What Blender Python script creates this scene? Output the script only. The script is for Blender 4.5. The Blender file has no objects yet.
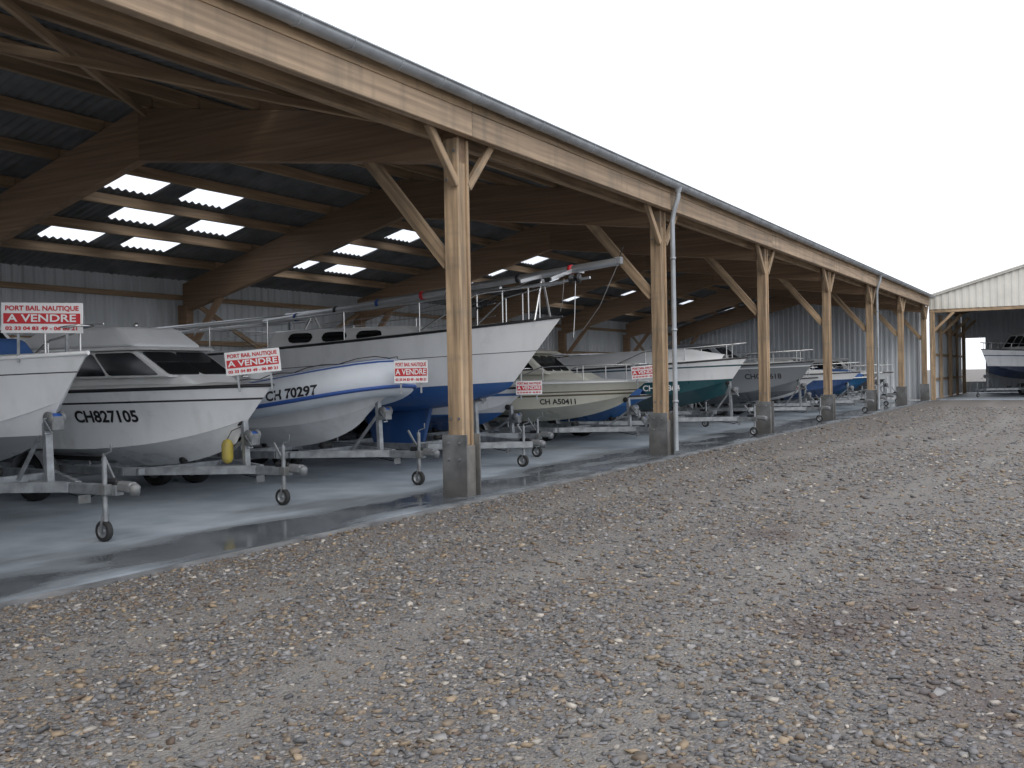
import bpy, bmesh, math, random
import numpy as np
from mathutils import Vector, Matrix
from mathutils.bvhtree import BVHTree
random.seed(7); rng=np.random.default_rng(3)
scn=bpy.context.scene
col=scn.collection
R=math.radians

# ------------------------------------------------------------------ materials
def M(name,c,rough=.5,metal=0,var=.15,scale=3,stretch=(1,1,1),bump=0,bscale=60,coat=0,bands=None,tilt=0,dirt=0,detail=4,rnd=False,base=0):
    m=bpy.data.materials.new(name); m.use_nodes=True
    nt=m.node_tree; N=nt.nodes; Lk=nt.links; b=N['Principled BSDF']
    tc=N.new('ShaderNodeTexCoord'); mp=N.new('ShaderNodeMapping'); mp.inputs['Scale'].default_value=stretch
    Lk.new(tc.outputs['Object'],mp.inputs['Vector'])
    if rnd:
        oi=N.new('ShaderNodeObjectInfo'); ml=N.new('ShaderNodeMath'); ml.operation='MULTIPLY'; ml.inputs[1].default_value=37
        Lk.new(oi.outputs['Random'],ml.inputs[0]); Lk.new(ml.outputs[0],mp.inputs['Location'])
    nz=N.new('ShaderNodeTexNoise'); nz.inputs['Scale'].default_value=scale; nz.inputs['Detail'].default_value=detail
    Lk.new(mp.outputs[0],nz.inputs['Vector'])
    mr=N.new('ShaderNodeMapRange'); mr.inputs[1].default_value=.3; mr.inputs[2].default_value=.7
    mr.inputs[3].default_value=1-var; mr.inputs[4].default_value=1+var*.6
    Lk.new(nz.outputs[0],mr.inputs[0])
    vm=N.new('ShaderNodeVectorMath'); vm.operation='SCALE'
    if rnd:
        rb=N.new('ShaderNodeMapRange'); rb.inputs[3].default_value=.82; rb.inputs[4].default_value=1.15; Lk.new(oi.outputs['Random'],rb.inputs[0])
        mm=N.new('ShaderNodeMath'); mm.operation='MULTIPLY'; Lk.new(mr.outputs[0],mm.inputs[0]); Lk.new(rb.outputs[0],mm.inputs[1]); Lk.new(mm.outputs[0],vm.inputs['Scale'])
    else: Lk.new(mr.outputs[0],vm.inputs['Scale'])
    if bands:
        sp=N.new('ShaderNodeSeparateXYZ'); Lk.new(tc.outputs['Object'],sp.inputs[0])
        ma=N.new('ShaderNodeMath'); ma.operation='MULTIPLY_ADD'; ma.inputs[1].default_value=-tilt
        Lk.new(sp.outputs[0],ma.inputs[0]); Lk.new(sp.outputs[2],ma.inputs[2])
        dv=N.new('ShaderNodeMath'); dv.operation='DIVIDE'; dv.inputs[1].default_value=3.; Lk.new(ma.outputs[0],dv.inputs[0])
        cr=N.new('ShaderNodeValToRGB'); cr.color_ramp.interpolation='CONSTANT'
        e=cr.color_ramp.elements
        e[0].position=0; e[0].color=(*bands[0][1],1)
        e[1].position=bands[1][0]/3; e[1].color=(*bands[1][1],1)
        for z,cc in bands[2:]:
            q=e.new(z/3); q.color=(*cc,1)
        Lk.new(dv.outputs[0],cr.inputs[0]); Lk.new(cr.outputs[0],vm.inputs[0])
    else: vm.inputs[0].default_value=c
    out=vm.outputs[0]
    if dirt:
        n2=N.new('ShaderNodeTexNoise'); n2.inputs['Scale'].default_value=1.; n2.inputs['Detail'].default_value=5
        m2=N.new('ShaderNodeMapping'); m2.inputs['Scale'].default_value=(5,5,.7)
        Lk.new(tc.outputs['Object'],m2.inputs[0]); Lk.new(m2.outputs[0],n2.inputs['Vector'])
        r2=N.new('ShaderNodeMapRange'); r2.inputs[1].default_value=.5; r2.inputs[2].default_value=.75; r2.inputs[3].default_value=0; r2.inputs[4].default_value=dirt
        Lk.new(n2.outputs[0],r2.inputs[0])
        mx=N.new('ShaderNodeMix'); mx.data_type='RGBA'; Lk.new(r2.outputs[0],mx.inputs[0]); Lk.new(out,mx.inputs[6]); mx.inputs[7].default_value=(.16,.15,.12,1)
        out=mx.outputs[2]
    if base:
        s3=N.new('ShaderNodeSeparateXYZ'); Lk.new(tc.outputs['Object'],s3.inputs[0])
        r3=N.new('ShaderNodeMapRange'); r3.inputs[1].default_value=0; r3.inputs[2].default_value=base; r3.inputs[3].default_value=.75; r3.inputs[4].default_value=0
        Lk.new(s3.outputs[2],r3.inputs[0])
        mx=N.new('ShaderNodeMix'); mx.data_type='RGBA'; Lk.new(r3.outputs[0],mx.inputs[0]); Lk.new(out,mx.inputs[6]); mx.inputs[7].default_value=(.08,.075,.07,1)
        out=mx.outputs[2]
    Lk.new(out,b.inputs['Base Color'])
    rr=N.new('ShaderNodeMapRange'); rr.inputs[3].default_value=max(.02,rough-.08); rr.inputs[4].default_value=rough+.12
    Lk.new(nz.outputs[0],rr.inputs[0]); Lk.new(rr.outputs[0],b.inputs['Roughness'])
    b.inputs['Metallic'].default_value=metal; b.inputs['Coat Weight'].default_value=coat
    if bump:
        n3=N.new('ShaderNodeTexNoise'); n3.inputs['Scale'].default_value=bscale; n3.inputs['Detail'].default_value=3
        Lk.new(mp.outputs[0],n3.inputs['Vector'])
        bp=N.new('ShaderNodeBump'); bp.inputs['Strength'].default_value=bump; bp.inputs['Distance'].default_value=.01
        Lk.new(n3.outputs[0],bp.inputs['Height']); Lk.new(bp.outputs[0],b.inputs['Normal'])
    return m

wood=M('wood_post',(.415,.295,.185),.75,var=.5,scale=2.2,stretch=(.5,7,7),bump=.4,bscale=14,dirt=.45,rnd=True)
wood_f=M('wood_fascia',(.43,.315,.215),.75,var=.38,scale=2.,stretch=(.25,8,8),bump=.3,bscale=14,dirt=.5,rnd=True)
glulam=M('wood_glulam',(.35,.23,.145),.7,var=.3,scale=2.,stretch=(.3,3,11),bump=.2,bscale=14,rnd=True)
purl=M('wood_purlin',(.38,.265,.165),.75,var=.4,scale=2.,stretch=(.4,7,7),rnd=True)
galv=M('galvanised_steel',(.33,.35,.37),.45,.6,var=.35,scale=9,dirt=.25)
galv_d=M('galvanised_dull',(.22,.23,.24),.55,.4,var=.4,scale=7,dirt=.4)
shoe=M('steel_shoe',(.20,.205,.21),.6,.3,var=.5,scale=4,dirt=.6,base=.6)
zinc=M('zinc',(.40,.43,.46),.4,.35,var=.25,scale=3)
steel=M('stainless',(.6,.6,.6),.22,1,var=.05)
clad=M('cladding_metal',(.62,.65,.68),.5,.0,var=.12,scale=2,stretch=(1,1,.2),dirt=.12)
clad_w=M('cladding_white',(.66,.64,.58),.5,0,var=.08,scale=2)
roofm=M('fibre_cement',(.18,.185,.19),.8,var=.35,scale=2,dirt=.3)
rubber=M('rubber',(.02,.02,.02),.7,var=.2)
black=M('black_paint',(.015,.015,.018),.4,var=.1)
glass=M('tinted_glass',(.012,.015,.018),.08,var=.2)
white_gel=M('gelcoat_white',(.76,.77,.77),.3,var=.05,coat=.3,dirt=.12)
deckm=M('deck_white',(.62,.63,.62),.55,var=.08,dirt=.15)
canvas=M('canvas_white',(.74,.75,.76),.8,var=.08,bump=.5,bscale=6)
canvas_b=M('canvas_blue',(.03,.09,.25),.8,var=.2,bump=.5,bscale=6)
redm=M('red_paint',(.55,.02,.03),.5,var=.1)
boardw=M('board_white',(.8,.8,.8),.45,var=.03)
bluep=M('blue_plastic',(.02,.08,.30),.4,var=.1)
yellowp=M('yellow_plastic',(.42,.33,.05),.5,var=.3,dirt=.6)
hyp=M('hypalon',(.62,.66,.71),.5,var=.06,dirt=.12)
hypb=M('hypalon_blue',(.03,.09,.32),.5,var=.06)
concm=M('concrete_plinth',(.21,.20,.19),.85,var=.4,scale=5,bump=.5,bscale=25,dirt=.6,base=.45)
apronm=M('concrete_apron',(.19,.195,.20),.85,var=.5,scale=3,bump=.5,bscale=25,dirt=.4)
alu=M('aluminium',(.62,.63,.64),.35,.9,var=.1)

def translucent():
    m=bpy.data.materials.new('skylight_sheet'); m.use_nodes=True; nt=m.node_tree; N=nt.nodes; N.clear()
    o=N.new('ShaderNodeOutputMaterial'); t=N.new('ShaderNodeBsdfTranslucent'); t.inputs[0].default_value=(.95,.97,1,1)
    p=N.new('ShaderNodeBsdfTransparent'); p.inputs[0].default_value=(.95,.97,1,1); x=N.new('ShaderNodeMixShader')
    nz=N.new('ShaderNodeTexNoise'); nz.inputs['Scale'].default_value=1.5
    mr=N.new('ShaderNodeMapRange'); mr.inputs[3].default_value=.25; mr.inputs[4].default_value=.7
    nt.links.new(nz.outputs[0],mr.inputs[0]); nt.links.new(mr.outputs[0],x.inputs[0])
    nt.links.new(t.outputs[0],x.inputs[1]); nt.links.new(p.outputs[0],x.inputs[2]); nt.links.new(x.outputs[0],o.inputs[0])
    return m
skym=translucent()

# ------------------------------------------------------------------ helpers
def top(name,loc=(0,0,0),rz=0):
    o=bpy.data.objects.new(name,None); col.objects.link(o); o.location=loc; o.rotation_euler=(0,0,rz); o.empty_display_size=.3
    return o
def link(o,par):
    col.objects.link(o)
    if par: o.parent=par
    return o
def mk(name,verts,faces,mats,par=None,smooth=False,mi=None):
    me=bpy.data.meshes.new(name); me.from_pydata([tuple(v) for v in verts],[],faces)
    if not isinstance(mats,(list,tuple)): mats=[mats]
    for m in mats: me.materials.append(m)
    if mi: me.polygons.foreach_set('material_index',mi)
    if smooth: me.polygons.foreach_set('use_smooth',[True]*len(faces))
    me.update()
    return link(bpy.data.objects.new(name,me),par)
def bevel(o,w,seg=2):
    b=o.modifiers.new('bevel','BEVEL'); b.width=w; b.segments=seg; b.limit_method='ANGLE'; return o
BF=[(0,3,2,1),(4,5,6,7),(0,1,5,4),(1,2,6,5),(2,3,7,6),(3,0,4,7)]
def box(name,lo,hi,mat,par=None,bv=0):
    x0,y0,z0=lo;x1,y1,z1=hi
    v=[(x0,y0,z0),(x1,y0,z0),(x1,y1,z0),(x0,y1,z0),(x0,y0,z1),(x1,y0,z1),(x1,y1,z1),(x0,y1,z1)]
    o=mk(name,v,BF,mat,par)
    if bv: bevel(o,bv)
    return o
def beam(name,p1,p2,w,h,mat,par=None,bv=.008,h2=None,up=(0,0,1)):
    p1=Vector(p1);p2=Vector(p2);d=p2-p1;L=d.length;x=d.normalized();u=Vector(up)
    if abs(x.dot(u))>.98: u=Vector((0,1,0))
    y=u.cross(x).normalized(); z=x.cross(y)
    if h2 is None:h2=h
    v=[(0,-w/2,-h/2),(L,-w/2,-h2/2),(L,w/2,-h2/2),(0,w/2,-h/2),(0,-w/2,h/2),(L,-w/2,h2/2),(L,w/2,h2/2),(0,w/2,h/2)]
    o=mk(name,v,BF,mat,par)
    m=Matrix((x,y,z)).transposed().to_4x4(); m.translation=p1; o.matrix_basis=m
    if bv: bevel(o,bv,1)
    return o
def tube(name,pts,r,mat,par=None,smooth=False,res=3):
    c=bpy.data.curves.new(name,'CURVE'); c.dimensions='3D'; c.bevel_depth=r; c.bevel_resolution=res; c.use_fill_caps=True
    s=c.splines.new('POLY'); s.points.add(len(pts)-1)
    for i,p in enumerate(pts): s.points[i].co=(*p,1)
    c.materials.append(mat)
    return link(bpy.data.objects.new(name,c),par)
def cyl(name,p1,p2,r,mat,par=None): return tube(name,[p1,p2],r,mat,par,res=4)
def lathe(name,prof,center,axis,mat,par=None,n=28,mi=None,mats=None):
    v=[];f=[];m=[]
    for k in range(n):
        t=2*math.pi*k/n
        for a,r in prof:
            p={'y':(r*math.cos(t),a,r*math.sin(t)),'z':(r*math.cos(t),r*math.sin(t),a),'x':(a,r*math.cos(t),r*math.sin(t))}[axis]
            v.append((center[0]+p[0],center[1]+p[1],center[2]+p[2]))
    P=len(prof)
    for k in range(n):
        k2=(k+1)%n
        for j in range(P-1):
            f.append((k*P+j,k*P+j+1,k2*P+j+1,k2*P+j)); m.append(mi[j] if mi else 0)
    return mk(name,v,f,mats or mat,par,True,m)
def wheel(name,c,r,w,par):
    h=w/2
    prof=[(-h*.5,0.001),(-h*.55,r*.14),(-h*.35,r*.16),(-h*.3,r*.5),(-h*.8,r*.58),(-h*.85,r*.62),(-h,r*.8),(-h*.85,r*.96),(-h*.5,r),(h*.5,r),(h*.85,r*.96),(h,r*.8),(h*.85,r*.62),(h*.8,r*.58),(h*.3,r*.5),(h*.35,r*.16),(h*.55,r*.14),(h*.5,.001)]
    mi=[1,1,1,1,1,0,0,0,0,0,0,0,1,1,1,1,1]
    return lathe(name,prof,c,'y',None,par,mi=mi,mats=[rubber,galv])
def text_mesh(s,size,bold=0):
    cu=bpy.data.curves.new('t','FONT'); cu.body=s; cu.size=size; cu.align_x='CENTER'; cu.align_y='CENTER'; cu.offset=bold; cu.resolution_u=4
    o=bpy.data.objects.new('t',cu); col.objects.link(o)
    bpy.context.view_layer.update()
    me=bpy.data.meshes.new_from_object(o.evaluated_get(bpy.context.evaluated_depsgraph_get()))
    bpy.data.objects.remove(o); return me
def hull_text(par,hobj,s,x,z,size,mat,slope=0,bold=.004,off=.007):
    me=text_mesh(s,size,bold)
    hm=hobj.data; bv=BVHTree.FromPolygons([v.co.copy() for v in hm.vertices],[tuple(p.vertices) for p in hm.polygons])
    for v in me.vertices:
        tx,ty=v.co.x,v.co.y; px=x+tx; pz=z+ty+slope*tx
        hit=bv.ray_cast(Vector((px,-5,pz)),Vector((0,1,0)))
        y=hit[0].y if hit[0] else 0
        v.co=(px,y-off,pz)
    me.materials.clear(); me.materials.append(mat)
    o=bpy.data.objects.new('registration_number',me); link(o,par)
def sign(loc,yaw,w,h,roll=0,lean=0,legs=.3,par=None):
    e=top('for_sale_sign',loc); e.rotation_euler=(lean,roll,yaw)
    bevel(box('board',(-w/2,-.008,-h/2),(w/2,.008,h/2),boardw,e),.003,1)
    box('red_band',(-w*.47,-.0125,-h*.19),(w*.47,-.0095,h*.15),redm,e)
    for s,z,sz,m,yy in [('PORT BAIL NAUTIQUE',h*.31,h*.22,redm,-.0125),('A VENDRE',-h*.02,h*.34,boardw,-.016),('02 33 04 83 49 - 06 80 21',-h*.35,h*.16,redm,-.0125)]:
        me=text_mesh(s,sz,.002)
        xs=[v.co.x for v in me.vertices]; k=min(1.35,w*.9/(max(xs)-min(xs)))
        me.transform(Matrix.Translation((0,yy,z))@Matrix.Rotation(R(90),4,'X')@Matrix.Scale(k,4,(1,0,0)))
        me.materials.clear(); me.materials.append(m); link(bpy.data.objects.new('lettering',me),e)
    if legs:
        for x in (-w*.3,w*.3): box('stake',(x-.012,.009,-h/2-legs),(x+.012,.025,h*.3),galv,e)
    return e

# ------------------------------------------------------------------ hulls
class Hull: pass
def make_hull(par,L,B,zk,zc,zst,zbow,rake,foot,mat,cr=.86,rnd=False,N=30,e=.75,pw=2.4,tr=.9,deck=True,rub=None,flare=.05):
    H=Hull(); H.L=L;H.B=B;H.zk=zk
    def sp(s): return max(0,(s-.3)/.7)
    def tw(s): return tr+(1-tr)*min(1,s/.35)
    def bs(s): return B/2*tw(s)*max(0,1-sp(s)**pw)
    def bc(s): return B/2*cr*tw(s)*max(0,1-sp(s)**1.75)
    def g(s): return max(0,(s-.5)/.5)**2.2
    def zs(s): return zst+(zbow-zst)*s**2
    def zke(s): return zk+(foot-zk)*g(s)
    zcb=foot+.42*(zbow-foot)
    def zch(s): return zc+(zcb-zc)*g(s)
    def X(s,h): return -L+L*s-rake*(1-h)*s**4
    H.sheer=lambda s,side=-1:(X(s,1),side*bs(s),zs(s)); H.bs=bs;H.zs=zs
    S=[(i/N)**.85 for i in range(N+1)]
    v=[];f=[]
    def strip(grid):
        base=len(v); C=len(grid[0])
        for r in grid: v.extend(r)
        for a in range(len(grid)-1):
            for b in range(C-1):
                f.append((base+a*C+b,base+a*C+b+1,base+(a+1)*C+b+1,base+(a+1)*C+b))
    if rnd:
        J=16
        for side in (-1,1):
            gr=[]
            for j in range(J+1):
                ph=math.pi/2*j/J; sy=math.sin(ph)**e; cz=math.cos(ph)**e if j<J else 0
                row=[]
                for s in S:
                    z=zs(s)-(zs(s)-zke(s))*cz
                    row.append((X(s,(1-cz)),side*bs(s)*sy,z))
                gr.append(row)
            strip(gr if side<0 else gr[::-1])
    else:
        for side in (-1,1):
            a=[];J=5
            for j in range(J+1):
                t=j/J; a.append([(X(s,.35*t),side*bc(s)*t,zke(s)+(zch(s)-zke(s))*t**.9) for s in S])
            strip(a if side<0 else a[::-1])
            a=[];J=9
            for j in range(J+1):
                t=j/J; row=[]
                for s in S:
                    y=bc(s)+.02*(1 if s<.98 else 0)+(bs(s)-bc(s))*t
                    y-=flare*B*math.sin(math.pi*t)*sp(s)*(1-sp(s))*1.6
                    if s>=.9999:y=0
                    row.append((X(s,.35+.65*t),side*max(0,y),zch(s)+(zs(s)-zch(s))*t))
                a.append(row)
            strip(a if side<0 else a[::-1])
            strip([[(X(s,.35),side*bc(s),zch(s)) for s in S],[(X(s,.35),side*(bc(s)+(.02 if s<.98 else 0)),zch(s)) for s in S]])
    n0=len(v)
    if rnd:
        J=12
        pts=[]
        for side in (-1,1):
            rr=range(J+1) if side>0 else range(J,0,-1)
            for j in rr:
                ph=math.pi/2*j/J; cz=math.cos(ph)**e if j<J else 0
                pts.append((-L,side*bs(0)*math.sin(ph)**e,zs(0)-(zs(0)-zk)*cz))
    else: pts=[(-L,-bs(0),zs(0)),(-L,-bc(0),zc),(-L,0,zk),(-L,bc(0),zc),(-L,bs(0),zs(0))]
    v.extend(pts); f.append(tuple(range(n0,n0+len(pts))))
    H.obj=mk('hull',v,f,mat,par,True)
    if deck:
        v=[];f=[];q=[-1,-.96,-.9,-.5,0,.5,.9,.96,1]; hh=[0,.02,.03,.07,.09,.07,.03,.02,0]
        for s in S:
            for a,h in zip(q,hh): v.append((X(s,1),a*bs(s),zs(s)+h*min(1,bs(s)*1.2)))
        for i in range(len(S)-1):
            for j in range(8): k=i*9+j; f.append((k,k+9,k+10,k+1))
        mk('deck',v,f,deckm,par,True)
    rm=rub or black
    for side in (-1,1):
        tube('rub_rail',[(x,y*1.005,z-.01) for x,y,z in [H.sheer(s,side) for s in S]],.022,rm,par)
    return H
def pulpit(H,par,s0=.55,h=.38,n=4,mat=None,r=.0125,inset=.9):
    mat=mat or steel
    S=[s0+(1-s0)*i/12 for i in range(13)]; pts=[]
    for s in S[:-1]:
        x,y,z=H.sheer(s,-1); k=min(1,(s-s0)/.12+.0)
        pts.append((x-.03,y*inset,z+.03+h*k))
    x,y,z=H.sheer(1)
    pts.append((x-.02,-.08,z+h+.03)); full=pts+[(a,-b,c) for a,b,c in pts[::-1]]
    tube('bow_rail',full,r,mat,par)
    for i in range(n):
        s=s0+.12+(1-s0-.18)*i/(n-1)
        for sd in (-1,1):
            x,y,z=H.sheer(s,sd); cyl('stanchion',(x-.03,y*inset,z),(x-.03,y*inset,z+h+.03),r*.9,mat,par)
def bil(q,u,v):
    q=[Vector(a) for a in q]; return (q[0]*(1-u)+q[1]*u)*(1-v)+(q[3]*(1-u)+q[2]*u)*v
def panel(name,q,u0,u1,v0,v1,mat,par,off=.012,r=.12):
    a,b,c,d=bil(q,u0,v0),bil(q,u1,v0),bil(q,u1,v1),bil(q,u0,v1)
    n=(b-a).cross(d-a).normalized()
    loop=[]
    cs=[a,b,c,d]
    hgt=min((b-a).length,(d-a).length)*r*2
    for i in range(4):
        p=cs[i]; pr=cs[i-1]; nx=cs[(i+1)%4]; e1=(pr-p).normalized()*hgt; e2=(nx-p).normalized()*hgt
        for t in (0,.3,.6,1):
            loop.append((p+e1)*(1-t)**2+2*t*(1-t)*p+(p+e2)*t*t)
    vs=[p+n*off for p in loop]+[p-n*.02 for p in loop]; k=len(loop)
    fs=[tuple(range(k))]+[(i,i+k,(i+1)%k+k,(i+1)%k) for i in range(k)]
    mk(name,vs,fs,mat,par)
def prism(name,xb,xf,wb,wf,zb,xbt,xft,wbt,wft,zt,mat,par,bv=.04,zbf=None,ztf=None):
    zbf=zb if zbf is None else zbf; ztf=zt if ztf is None else ztf
    v=[(xb,-wb,zb),(xf,-wf,zbf),(xf,wf,zbf),(xb,wb,zb),(xbt,-wbt,zt),(xft,-wft,ztf),(xft,wft,ztf),(xbt,wbt,zt)]
    o=mk(name,v,BF,mat,par)
    if bv: bevel(o,bv,3)
    return dict(near=[v[0],v[1],v[5],v[4]],far=[v[2],v[3],v[7],v[6]],front=[v[1],v[2],v[6],v[5]],back=[v[3],v[0],v[4],v[7]])
def windows(Q,par,ns=3,nf=3,side=(.08,.92,.2,.85),front=(.06,.94,.15,.88),gap=.03,r=.12):
    for k in ('near','far'):
        for i in range(ns):
            a=side[0]+(side[1]-side[0])*i/ns+gap/2; b=side[0]+(side[1]-side[0])*(i+1)/ns-gap/2
            if k=='far': a,b=1-b,1-a
            panel('side_window',Q[k],a,b,side[2],side[3],glass,par,r=r)
    for i in range(nf):
        a=front[0]+(front[1]-front[0])*i/nf+gap/2; b=front[0]+(front[1]-front[0])*(i+1)/nf-gap/2
        panel('windscreen_pane',Q['front'],a,b,front[2],front[3],glass,par,r=r)

# ------------------------------------------------------------------ trailer
def trailer(X,Y,L,zh,rz=0,coup=.5,zb=.48,post=-.42,ptop=1.3,wh=.29,axle=.6,hw=.78,jock=.22,tandem=False,jup=0):
    T=top('boat_trailer',(X,Y,0),rz)
    for s in (-1,1):
        beam('side_rail',(-L*.95,s*hw,zb),(-1.7,s*hw,zb),.06,.1,galv,T,.004)
        beam('front_rail',(-1.7,s*hw,zb),(-.25,s*.05,zb),.06,.1,galv,T,.004)
    beam('drawbar',(-.9,0,zb-.01),(coup-.2,0,zb-.01),.09,.1,galv,T,.006)
    beam('coupling_head',(coup-.2,0,zb+.03),(coup,0,zb+.02),.1,.1,galv_d,T,.02)
    beam('brake_gaiter',(coup-.42,0,zb+.06),(coup-.2,0,zb+.05),.08,.08,black,T,.02)
    beam('handbrake',(coup-.34,.05,zb+.08),(coup-.5,.05,zb+.32),.02,.03,galv_d,T,.004)
    lathe('coupling_ball_cup',[(-.05,.001),(-.05,.045),(.03,.055),(.06,.03),(.06,.001)],(coup,0,zb),'z',galv_d,T,n=16)
    box('number_bracket',(coup-.6,-.16,zb-.14),(coup-.58,-.03,zb-.06),galv_d,T,.003)
    tube('cable',[(coup-.3,.03,zb+.1),(coup-.5,.06,zb-.02),(coup-.75,.06,zb-.12),(coup-1.1,.06,zb-.07),(-1.7,.1,zb-.06)],.008,black,T,res=1)
    for fx in (.28,.5,.72,.93):
        x=-L*fx; beam('cross_member',(x,-hw,zb+.0),(x,hw,zb+.0),.055,.08,galv,T,.004)
        lathe('keel_roller',[(-.1,.001),(-.1,.045),(-.04,.03),(.04,.03),(.1,.045),(.1,.001)],(x,0,zb+.09),'y',rubber,T,n=14)
    for s in (-1,1):
        for fx in (.5,.8):
            x=-L*fx; cyl('bunk_post',(x,s*hw*.72,zb),(x,s*hw*.72,zh-.02),.02,galv,T)
        beam('bunk',(-L*.45,s*hw*.72,zh-.04),(-L*.85,s*hw*.72,zh-.04),.1,.05,rubber,T,.01)
    axs=[-L*axle]+([-L*axle-.7] if tandem else [])
    for ax in axs:
        beam('axle',(ax,-hw-.1,wh+.02),(ax,hw+.1,wh+.02),.05,.05,galv_d,T,.004)
        for s in (-1,1):
            wheel('wheel',(ax,s*(hw+.19),wh+.035),wh,.17,T)
            v=[];f=[]
            for i in range(13):
                t=math.pi*i/12
                for w in (-.11,.11): v.append((ax+(wh+.07)*math.cos(t),s*(hw+.19)+w,wh+.05+(wh+.05)*math.sin(t)))
            for i in range(12): f.append((2*i,2*i+1,2*i+3,2*i+2))
            o=mk('mudguard',v,f,galv_d,T,True); sd=o.modifiers.new('s','SOLIDIFY'); sd.thickness=.006
    beam('winch_post',(post,0,zb),(post-.03,0,ptop),.06,.08,galv,T,.005)
    beam('winch_brace',(post-.5,0,zb+.03),(post-.04,0,ptop-.25),.035,.035,galv,T,.004)
    box('winch_body',(post+.02,-.07,ptop-.32),(post+.16,.07,ptop-.18),galv_d,T,.01)
    lathe('winch_drum',[(-.08,.001),(-.08,.07),(-.06,.07),(-.06,.04),(.06,.04),(.06,.07),(.08,.07),(.08,.001)],(post+.1,0,ptop-.2),'y',galv_d,T,n=18)
    lathe('winch_strap',[(-.05,.001),(-.05,.052),(.05,.052),(.05,.001)],(post+.1,0,ptop-.2),'y',bluep,T,n=18)
    tube('winch_handle',[(post+.1,-.09,ptop-.2),(post+.1,-.12,ptop-.2),(post+.22,-.12,ptop-.34),(post+.22,-.2,ptop-.34)],.01,galv,T)
    lathe('bow_stop',[(-.06,.001),(-.06,.05),(.06,.05),(.06,.001)],(post-.07,0,ptop-.03),'y',rubber,T,n=16)
    jx=coup-jock
    j0=.035+jup
    cyl('jockey_tube',(jx,-.09,.22+jup),(jx,-.09,zb+.30+jup),.024,galv,T)
    cyl('jockey_inner',(jx,-.09,.13+j0),(jx,-.09,.25+j0),.017,galv,T)
    box('jockey_clamp',(jx-.045,-.125,zb-.05),(jx+.045,-.04,zb+.05),galv_d,T,.008)
    tube('jockey_crank',[(jx,-.09,zb+.30+jup),(jx,-.09,zb+.33+jup),(jx+.1,-.09,zb+.36+jup),(jx+.1,-.09,zb+.43+jup)],.009,galv,T)
    for s in (-.045,.045): beam('jockey_fork',(jx-.02,-.09+s,.09+j0),(jx,-.09+s*.6,.25+j0),.006,.03,galv_d,T,0)
    wheel('jockey_wheel',(jx-.02,-.09,.10+j0),.10,.06,T)
    return T

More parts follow.
